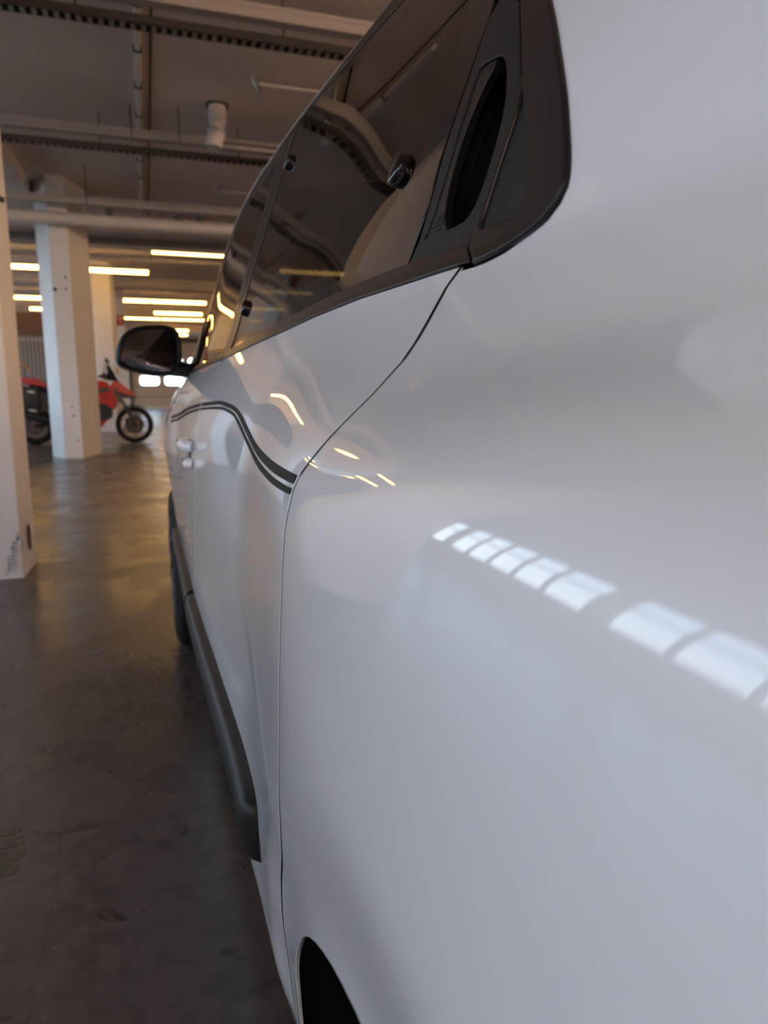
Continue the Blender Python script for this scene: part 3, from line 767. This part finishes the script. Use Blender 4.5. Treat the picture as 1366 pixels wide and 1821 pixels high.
# dark sheets added behind the panels to block light in the gaps
panel('dark_backing', dens([(-.65, .66), (-.65, .975), (2.6, .945), (2.9, .86), (3.1, .7), (2.9, .68), (2.3, .66), (2.15, .28), (.60, .28), (.50, .66)], .04), M['hole'], car, step=.05, off=-.016, roll=0)
panel('dark_frame_backing', dens([(.40, .97), (.40, 1.10), (.78, 1.385), (.80, 1.405), (1.36, 1.405), (1.36, .96), (1.50, .96), (1.50, 1.385), (1.48, 1.415), (.60, 1.415), (.30, 1.2), (.25, .97)], .03), M['hole'], car, step=.04, off=-.014, roll=0)
# --- rocker below the doors
rk = dens([(.572, .255), (.60, .17), (2.2, .17), (2.225, .255)], .03)
panel('sill', rk, M['paint'], car, step=.03)
# --- roof rail and roof
rl = [(y, topz(y)) for y in np.arange(.60, 2.74, .03)] + [(2.74, topz(2.74))]
rl += [(y, topz(y) - .012) for y in np.arange(2.70, .83, -.03)] + [(.82, 1.413), (.79, 1.4135)]
rl = [(y, z) for y, z in rl if not (y < .80 and z > 1.42 and False)]
rl = [(y, topz(y)) for y in np.arange(.82, 2.74, .03)] + [(y, topz(y) - .011) for y in np.arange(2.72, .81, -.03)]
panel('roof_rail', rl, M['paint'], car, step=.02)
V, F = [], []
ysr = list(np.arange(-.55, 1.9, .07)); nx = 22
for y in ysr:
    z0 = topz(y); x0 = X(y, z0)
    for k in range(nx + 1):
        t = k / nx; x = x0 + (2 * CX - 2 * x0) * t; u = abs(2 * t - 1)
        V.append(Vector((x, y, z0 + .055 * (1 - u ** 2.6) - (.03 * max(0, -y - .2)))) - car_org)
for i in range(len(ysr) - 1):
    for k in range(nx): a = i * (nx + 1) + k; F.append((a, a + 1, a + nx + 2, a + nx + 1))
raw('roof', V, F, M['paint'], car)
V, F = [], []
yw = [1.83, 2.0, 2.2, 2.4, 2.6, 2.75]
for j, y in enumerate(yw):
    z0 = topz(y); x0 = X(y, z0) + .07
    for k in range(nx + 1):
        t = k / nx; x = x0 + (2 * CX - 2 * x0) * t; u = abs(2 * t - 1)
        V.append(Vector((x, y + .16 * (1 - u ** 2) * j / 5, z0 + .05 * (1 - u ** 2.4) * (1 - j / 5))) - car_org)
for i in range(len(yw) - 1):
    for k in range(nx): a = i * (nx + 1) + k; F.append((a, a + 1, a + nx + 2, a + nx + 1))
raw('windscreen', V, F, M['tint'], car)
V, F = [], []; yp = list(np.arange(1.80, 2.76, .04))
for y in yp:
    z0 = topz(y); x0 = X(y, z0); V += [Vector((x0 + .001, y, z0 - .002)) - car_org, Vector((x0 + .02, y + .01, z0 + .004)) - car_org, Vector((x0 + .075, y + .03, z0 + .006)) - car_org]
for i in range(len(yp) - 1):
    for k in (0, 1): F.append((3 * i + k, 3 * i + 3 + k, 3 * i + 4 + k, 3 * i + 1 + k))
raw('pillar_trim', V, F, M['satin'], car)
V, F = [], []
yh = [2.66, 2.75, 2.85, 3.0, 3.15, 3.28]; zh = [.965, .950, .932, .895, .83, .70]
for y, z in zip(yh, zh):
    x0 = X(y, z) + .004
    for k in range(nx + 1):
        t = k / nx; x = x0 + (2 * CX - 2 * x0) * t; u = abs(2 * t - 1)
        V.append(Vector((x, y + .10 * (1 - u ** 2), z + .035 * (1 - u ** 3))) - car_org)
for i in range(len(yh) - 1):
    for k in range(nx): a = i * (nx + 1) + k; F.append((a, a + 1, a + nx + 2, a + nx + 1))
raw('bonnet', V, F, M['paint'], car)
def cbox(name, m, *a, bev=.02, parent=None, smooth=True):
    bm = B(); a = list(a); box(bm, a[0] - CX, a[1] - 1.3, a[2], a[3] - CX, a[4] - 1.3, a[5], bev); return obj(name, bm, m, parent or car, smooth=smooth)
cbox('front_bumper', M['paint'], .13, 3.22, .22, 1.65, 3.40, .70, bev=.05)
cbox('tailgate', M['paint'], .16, -.80, .30, 1.62, -.72, 1.36, bev=.03)
cbox('underbody', M['hole'], .26, -.65, .17, 1.52, 3.2, .30)
# far side of the body
fs = dens([(-.75, .27), (-.75, 1.0), (2.7, .96), (3.25, .72), (3.25, .27)], .06)
panel('far_side_body', fs, M['paint'], car, step=.09, roll=0, mirror=True)
panel('far_side_roof_rail', rl, M['paint'], car, step=.03, roll=0, mirror=True)
panel('far_side_windows', dens([(.55, 1.0), (.55, 1.40), (1.8, 1.38), (2.6, .99)], .05), M['tint'], car, step=.08, roll=0, mirror=True)
panel('far_side_pillar', dens([(-.6, 1.0), (-.6, 1.39), (.5, 1.42), (.5, 1.0)], .05), M['paint'], car, step=.08, roll=0, mirror=True)
panel('far_side_door_pillar', dens([(1.36, .99), (1.36, 1.42), (1.47, 1.42), (1.47, .99)], .05), M['plastic'], car, step=.05, roll=0, mirror=True, off=.004)

# --- black window surround
rear_belt = dens([(.437, 0), (1.425, 0)], .02, False)
bt = [(.4140, .9965)] + [(y, belt(y)) for y, _ in rear_belt]; bb = [(.4270, 1.0062)] + [(y, belt(y) + (.0135 if y > .53 else .0135 - (.53 - y) * .03)) for y, _ in rear_belt]
panel('belt_trim', clean(bt + bb[::-1]), M['satin'], rear_door, step=.008, off=.002, roll=.012, rr=.0012)
ft = dens([(1.437, 0), (2.66, 0)], .03, False)
panel('belt_trim', clean([(y, belt(y)) for y, _ in ft] + [(y, belt(y) + .0135) for y, _ in ft][::-1]), M['satin'], front_door, step=.01, off=.002, roll=.012, rr=.0012)
# rear glass with its black printed border
GT = [(1.365, 1.398), (1.2, 1.396), (1.0, 1.388), (.86, 1.374), (.72, 1.345), (.62, 1.305), (.56, 1.26), (.5265, 1.20)]
glass_o = dens([(y, belt(y) + .016) for y in np.arange(.532, 1.35, .06)] + [(1.352, belt(1.35) + .016), (1.358, 1.1), (1.364, 1.25)] + GT + [(.523, 1.11), (.525, 1.05)], .02)
clear_o = spl([(.5835, 1.036), (.62, 1.030), (.72, 1.027), (.95, 1.023), (1.20, 1.020), (1.275, 1.026), (1.285, 1.06), (1.295, 1.2), (1.31, 1.34), (1.29, 1.378, 1), (1.1, 1.376), (.95, 1.366), (.82, 1.345), (.72, 1.318), (.64, 1.283), (.595, 1.24), (.575, 1.19), (.568, 1.12), (.566, 1.065), (.570, 1.046)], .02, True)
panel('glass_border', glass_o, M['gloss'], rear_door, holes=[clear_o], step=.02, roll=.004, rr=.0012)
panel('window_glass', clear_o, M['tint'], rear_door, step=.02, roll=0)
# upper frame strip of both windows
us = [(y, topz(y) - .014) for y in np.arange(.80, 1.42, .03)] + [(1.421, topz(1.42) - .014), (1.424, 1.30), (1.424, 1.1), (1.421, belt(1.42) + .016), (1.372, belt(1.38) + .016), (1.369, 1.1), (1.372, 1.25), (1.374, 1.4005)] + [(1.2, 1.3995), (1.0, 1.3915), (.86, 1.3775), (.74, 1.352)] + [(.76, 1.40)]
panel('window_frame', dens(us, .02), M['satin'], rear_door, step=.012, off=.001, roll=.006, rr=.0012)
fa = [(y, topz(y) - .014) for y in np.arange(1.43, 2.68, .03)]
fw = fa + [(2.69, belt(2.69) + .016)] + [(2.52, belt(2.52) + .016)]
fi = [(y, topz(y) - .045 - .09 * max(0, y - 1.85)) for y in np.arange(2.44, 1.50, -.03)]
fw += [(2.50, 1.00), (2.46, 1.03)] + fi + [(1.495, 1.36), (1.49, 1.2), (1.485, belt(1.48) + .016), (1.43, belt(1.43) + .016), (1.432, 1.1), (1.432, 1.3)]
panel('window_frame', dens(fw, .02), M['satin'], front_door, step=.014, off=.001, roll=.006, rr=.0012)
fg = [(y, belt(y) + .016) for y in np.arange(1.488, 2.50, .06)] + [(2.498, .999), (2.455, 1.028)] + [(y, z - .002) for y, z in fi] + [(1.498, 1.36), (1.493, 1.2)]
panel('window_glass', dens(fg, .025), M['tint'], front_door, step=.03, roll=0)
# round glass fixing caps
for (y, z) in ((1.335, 1.318), (.610, 1.104), (1.325, 1.063)):
    bm = B(); lathe(bm, [(.0145, -.003), (.0145, .005), (.0128, .0075), (.008, .0088), (.0001, .0092)], 'z', seg=32)
    n = Vector(N(y, z)); q_ = n.to_track_quat('Z', 'Y')
    o = obj('glass_cap', bm, M['gloss'], rear_door, smooth=True, angle=50); o.location = S(y, z); o.rotation_mode = 'QUATERNION'; o.rotation_quaternion = q_

# --- black handle panel in the rear corner of the door
hp_o = dens([(.430, .9995), (.434, 1.0075), (.4315, 1.02), (.4300, 1.051), (.4255, 1.085), (.4262, 1.108), (.452, 1.144), (.476, 1.177), (.512, 1.20), (.522, 1.188), (.5185, 1.15), (.5165, 1.11), (.517, 1.06), (.5195, 1.03), (.527, 1.012)], .008)
HO = spl([(.5125, 1.0275, 1), (.508, 1.054), (.504, 1.096), (.5065, 1.146, 1), (.497, 1.1475), (.472, 1.1425), (.457, 1.131), (.4425, 1.111), (.435, 1.094), (.4325, 1.076), (.4345, 1.050), (.440, 1.034), (.447, 1.0285), (.462, 1.027)], .006, True)
panel('handle_surround', hp_o, M['plastic'], rear_door, holes=[HO], step=.010, off=.0005, roll=.02, rr=.0014)
LV = spl([(.5115, 1.0285, 1), (.507, 1.054), (.503, 1.096), (.5055, 1.145, 1), (.497, 1.1455), (.480, 1.1425, 1), (.489, 1.125), (.494, 1.10), (.4955, 1.079), (.494, 1.058), (.4895, 1.042), (.480, 1.0285, 1)], .006, True)
lever = panel('handle_lever', LV, M['satin'], rear_door, step=.008, off=-.001, roll=.006, rr=.001)
for k in range(4):
    y0_ = .5075 - k * .0002; z_ = 1.0315 + k * .0032
    bm = B(); tube(bm, [S(y0_ - .003 - k * .001, z_, .0002), S(y0_ - .017 - k * .0005, z_, .0002)], .0005, 6)
    obj('handle_rib', bm, M['satin'], lever, smooth=True) if False else bm.free()
bm = B()
for k in range(4): tube(bm, [S(.505 - k * .0006, 1.0325 + k * .0034, -.0006), S(.488 - k * .0006, 1.0325 + k * .0034, -.0006)], .0006, 6)
obj('grip_ribs', bm, M['gloss'], rear_door, smooth=True)
# deep pocket behind the lever
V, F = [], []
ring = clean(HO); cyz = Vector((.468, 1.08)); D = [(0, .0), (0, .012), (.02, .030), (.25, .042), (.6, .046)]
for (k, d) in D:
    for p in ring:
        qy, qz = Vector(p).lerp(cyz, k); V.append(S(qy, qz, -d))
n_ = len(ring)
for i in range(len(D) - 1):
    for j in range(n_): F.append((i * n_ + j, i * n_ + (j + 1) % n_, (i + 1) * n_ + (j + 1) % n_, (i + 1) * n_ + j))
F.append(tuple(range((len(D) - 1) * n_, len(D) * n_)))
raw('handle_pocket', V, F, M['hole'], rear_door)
# --- fixed black trim on the quarter panel
INS = spl([(.4265, 1.0155, 1), (.400, 1.0135), (.385, 1.0125), (.374, 1.0138), (.368, 1.0185), (.3725, 1.033), (.386, 1.060), (.4175, 1.104, 1), (.4165, 1.085), (.4210, 1.051), (.4240, 1.028)], .005, True)
tr = [(.4075, .9975), (.4215, 1.0075)] + [(.4225, 1.02), (.4215, 1.051), (.4170, 1.085), (.4175, 1.108), (.443, 1.144), (.467, 1.177), (.50, 1.209), (.517, 1.212), (.55, 1.258), (.612, 1.315), (.715, 1.355), (.75, 1.375), (.79, 1.402)]
tr_in = spl([(.4185, 1.0155), (.400, 1.0135), (.385, 1.0125), (.374, 1.0138), (.368, 1.0185), (.3725, 1.033), (.386, 1.060), (.4135, 1.100), (.4125, 1.085), (.4170, 1.051), (.4195, 1.028)], .005, True)
panel('quarter_trim', clean(dens(tr, .008, False) + [(p[0], p[1]) for p in TRIM_OUT[::-1] if p[0] < .76]), M['satin'], quarter, holes=[tr_in], step=.007, off=.0035, roll=.014, rr=.0022)
panel('trim_inset', tr_in, M['plastic'], quarter, step=.010, off=.001, roll=0)

# --- moulding along the lower doors
def moulding(y0, y1, parent, end=False):
    prof = [(.508, -.004), (.5095, .006), (.507, .0145), (.499, .0185), (.485, .0195), (.466, .0185), (.448, .016), (.436, .010), (.430, .000), (.428, -.004)]
    ys_ = [y0 + (y1 - y0) * k / 40 for k in range(41)]; V, F = [], []
    if end: ys_ = [y0, y0 + .004, y0 + .011, y0 + .022] + [y for y in ys_ if y > y0 + .03]
    for i, y in enumerate(ys_):
        f = [.25, .62, .86, .97][i] if (end and i < 4) else 1
        for (z, o_) in prof:
            zz = .468 + (z - .468) * (.55 + .45 * f); V.append(S(y + (.03 * (.51 - z) / .08 if end else 0) * -.0, zz, o_ * f if o_ > 0 else o_))
    n = len(prof)
    for i in range(len(ys_) - 1):
        for k in range(n - 1): F.append((i * n + k, (i + 1) * n + k, (i + 1) * n + k + 1, i * n + k + 1))
    F.append(tuple(range(n))); F.append(tuple(range((len(ys_) - 1) * n, len(ys_) * n))[::-1])
    o = raw('side_moulding', V, F, M['plastic'], parent)
    bm = B(); 
    for k in range(5 if end else 0): 
        y = y0 + .05 + k * .03; a = S(y, .436, .011); tube(bm, [a, S(y + .018, .434, .0095)], .0016, 6)
    if end: obj('moulding_slot', bm, M['gloss'], parent, smooth=True)
    else: bm.free()
    return o
moulding(.665, 1.445, rear_door, True)
moulding(1.463, 2.20, front_door)

# --- black double stripe
up = spl([(.433, .8675), (.497, .8655), (.581, .8645), (.694, .867), (.787, .876), (.878, .889), (.959, .897), (1.058, .901), (1.164, .902), (1.413, .8945)], .02)
lo = spl([(.433, .8555), (.485, .8525), (.562, .8505), (.672, .8525), (.771, .862), (.858, .874), (.939, .885), (1.038, .8892), (1.144, .8895), (1.413, .881)], .02)
def stripes(up, lo, parent):
    n = 60
    def rs(l):
        t = np.linspace(0, len(l) - 1, n); a = np.array(l); return [(float(np.interp(k, range(len(l)), a[:, 0])), float(np.interp(k, range(len(l)), a[:, 1]))) for k in t]
    U, L_ = rs(up), rs(lo); mixp = lambda f: [(a[0] + (b[0] - a[0]) * f, a[1] + (b[1] - a[1]) * f) for a, b in zip(U, L_)]
    ribbon('stripe', mixp(0), mixp(.46), M['decal'], parent); ribbon('stripe', mixp(.68), mixp(1), M['decal'], parent)
stripes(up, lo, rear_door)
stripes(spl([(1.434, .894), (1.73, .880), (2.0, .858), (2.25, .842)], .02), spl([(1.434, .880), (1.70, .864), (1.97, .840), (2.25, .822)], .02), front_door)

# --- front door handle
bm = B(); 
o = S(1.56, .80, .004)
tube(bm, [S(1.475, .806, .002), S(1.482, .807, .012), S(1.51, .807, .017), S(1.58, .806, .016), S(1.61, .805, .002)], [.010, .013, .014, .013, .010], 12)
obj('door_handle', bm, M['paint'], front_door, smooth=True)
bm = B(); tube(bm, [S(1.478, .772, .0), S(1.482, .772, .009), S(1.51, .770, .010), S(1.53, .770, .0)], [.008, .012, .012, .010], 12); obj('lock_cover', bm, M['paint'], front_door, smooth=True)
bm = B(); lathe(bm, [(.0001, .0), (.03, .0), (.034, .002)], 'z', seg=24)
o = obj('handle_recess', bm, M['galv'], front_door, smooth=True); o.location = S(1.57, .79, .0015); o.rotation_mode = 'QUATERNION'; o.rotation_quaternion = Vector(N(1.57, .79)).to_track_quat('Z', 'Y'); o.scale = (.8, .8, 1)

# --- wing mirror
wm = Vector((.016, 2.24, 1.034)) - car_org
bpy_m = bpy.data.objects.new('wing_mirror', None); C.objects.link(bpy_m); bpy_m.parent = car; bpy_m.location = wm; bpy_m.rotation_euler = (R(-3), 0, R(8))
out = [(-.093, -.028), (-.086, .012), (-.066, .046), (-.03, .066), (.02, .073), (.06, .071), (.083, .058), (.092, .03), (.093, -.01), (.088, -.045), (.07, -.068), (.03, -.074), (-.02, -.068), (-.065, -.056), (-.086, -.046)]
def mloop(sc, dy):
    l = [Vector(p) for p in out]; n = len(l); res = []
    for i in range(n):
        for k in range(4):
            t = k / 4; p0, p1, p2, p3 = l[i - 1], l[i], l[(i + 1) % n], l[(i + 2) % n]
            p = .5 * ((2 * p1) + (p2 - p0) * t + (2 * p0 - 5 * p1 + 4 * p2 - p3) * t * t + (3 * p1 - p0 - 3 * p2 + p3) * t ** 3)
            res.append((p.x * sc[0], dy, p.y * sc[1]))
    return res
def loft(name, rings, m, parent, cap=True):
    V = [v for r in rings for v in r]; n = len(rings[0]); F = []
    for i in range(len(rings) - 1):
        for k in range(n): F.append((i * n + k, i * n + (k + 1) % n, (i + 1) * n + (k + 1) % n, (i + 1) * n + k))
    if cap: F.append(tuple(range((len(rings) - 1) * n, len(rings) * n)))
    bm = B(); vs = [bm.verts.new(v) for v in V]; [bm.faces.new([vs[i] for i in f]) for f in F]
    return obj(name, bm, m, parent, smooth=True, angle=40)
hs = loft('mirror_housing', [mloop((.87, .84), .004), mloop((.93, .92), -.006), mloop((1, 1), 0), mloop((1.01, 1.01), .018)], M['plastic'], bpy_m, cap=False)
loft('mirror_cap', [mloop((1.01, 1.01), .018), mloop((1.0, 1.0), .045), mloop((.9, .9), .08), mloop((.68, .68), .105), mloop((.3, .3), .118)], M['paint'], bpy_m)
loft('mirror_glass', [mloop((.875, .845), .006), mloop((.86, .83), .0055)], M['mirror'], bpy_m)
bm = B(); tube(bm, [(.06, .03, -.045), (.11, .035, -.055), (.16, .03, -.06)], [.028, .022, .028], 12, sx=1.2)
obj('mirror_arm', bm, M['plastic'], bpy_m, smooth=True)
bm = B(); prism(bm, [(2.22, .985), (2.26, 1.02), (2.40, 1.15), (2.52, 1.09), (2.62, .99)], 0, .02, 'x')
for v in bm.verts:
    y, z = v.co.y, v.co.z; v.co = S(y, z, .004 + v.co.x * .2)
obj('mirror_mount', bm, M['plastic'], front_door)

# --- wheels and arch liners
def wheel(name, cy, x0, spin=0):
    w = bpy.data.objects.new(name, None); C.objects.link(w); w.parent = car; w.location = Vector((x0, cy, .29)) - car_org; w.rotation_euler = (spin, 0, 0)
    bm = B(); lathe(bm, [(.190, .02), (.205, .004), (.235, -.003), (.262, .002), (.283, .016), (.290, .035), (.290, .135), (.283, .155), (.24, .17), (.19, .16)], 'x', seg=64); obj('tyre', bm, M['rubber'], w, smooth=True)
    bm = B(); lathe(bm, [(.198, .012), (.192, .006), (.180, .018), (.176, .06)], 'x', seg=64); obj('rim', bm, M['rim'], w, smooth=True)
    for k in range(8):
        a = k * PI / 4; bm = B()
        tube(bm, [(.012, .035 * math.cos(a), .035 * math.sin(a)), (.004, .11 * math.cos(a), .11 * math.sin(a)), (.016, .183 * math.cos(a), .183 * math.sin(a))], [.016, .013, .02], 8); obj('spoke', bm, M['rim'], w, smooth=True)
    bm = B(); lathe(bm, [(.0001, .0), (.03, .002), (.036, .012), (.036, .05)], 'x', seg=32); obj('hub_cap', bm, M['rim'], w, smooth=True)
    bm = B(); lathe(bm, [(.0001, .07), (.14, .07), (.14, .08)], 'x', seg=32); obj('brake_drum', bm, M['darkmetal'], w, smooth=True)
wheel('rear_wheel', WY - .0, .098)
wheel('front_wheel', FY, .058, .3)
for nm, cy, rr_ in (('arch_liner', WY, WR), ('arch_liner', FY, FR)):
    V, F = [], []; an = list(range(-20, 201, 6))
    for a in an:
        y, z = cy + (rr_ + .004) * math.cos(R(a)), .28 + (rr_ + .004) * math.sin(R(a)); z = max(z, .17)
        x0 = X(y, max(z, .2)) + .002
        V += [Vector((x0, y, z)) - car_org, Vector((x0 + .30, y, z)) - car_org]
    n = len(an)
    for i in range(n - 1): F.append((2 * i, 2 * i + 1, 2 * i + 3, 2 * i + 2))
    b0 = len(V); V.append(Vector((.38, cy, .28)) - car_org)
    for i in range(n - 1): F.append((2 * i + 1, b0, 2 * i + 3))
    raw(nm, V, F, M['hole'], car, smooth=False)

# --- cabin
cbox('cabin_floor', M['hole'], .24, -.6, .62, 1.54, 2.5, .66)
cbox('dashboard', M['plastic'], .26, 2.15, .66, 1.52, 2.60, .99, bev=.04)
for x in (.42, 1.0):
    s = cbox('front_seat', M['seat'], x, 1.42, .66, x + .42, 1.55, 1.22, bev=.05); cbox('headrest', M['seat'], x + .09, 1.40, 1.24, x + .33, 1.48, 1.40, bev=.035, parent=s)
s = cbox('rear_seat', M['seat'], .34, .42, .66, 1.44, .55, 1.12, bev=.05)
for x in (.45, 1.05): cbox('headrest', M['seat'], x, .40, 1.13, x + .26, .48, 1.26, bev=.03, parent=s)
bm = B(); lathe(bm, [(.17, -.012), (.185, 0), (.17, .012), (.155, 0)], 'y', seg=32, close=True); tube(bm, [(-.16, 0, 0), (.16, 0, 0)], .012, 8)
obj('steering_wheel', bm, M['rubber'], car, smooth=True, loc=(.60 - CX, 2.05 - 1.3, 1.0))
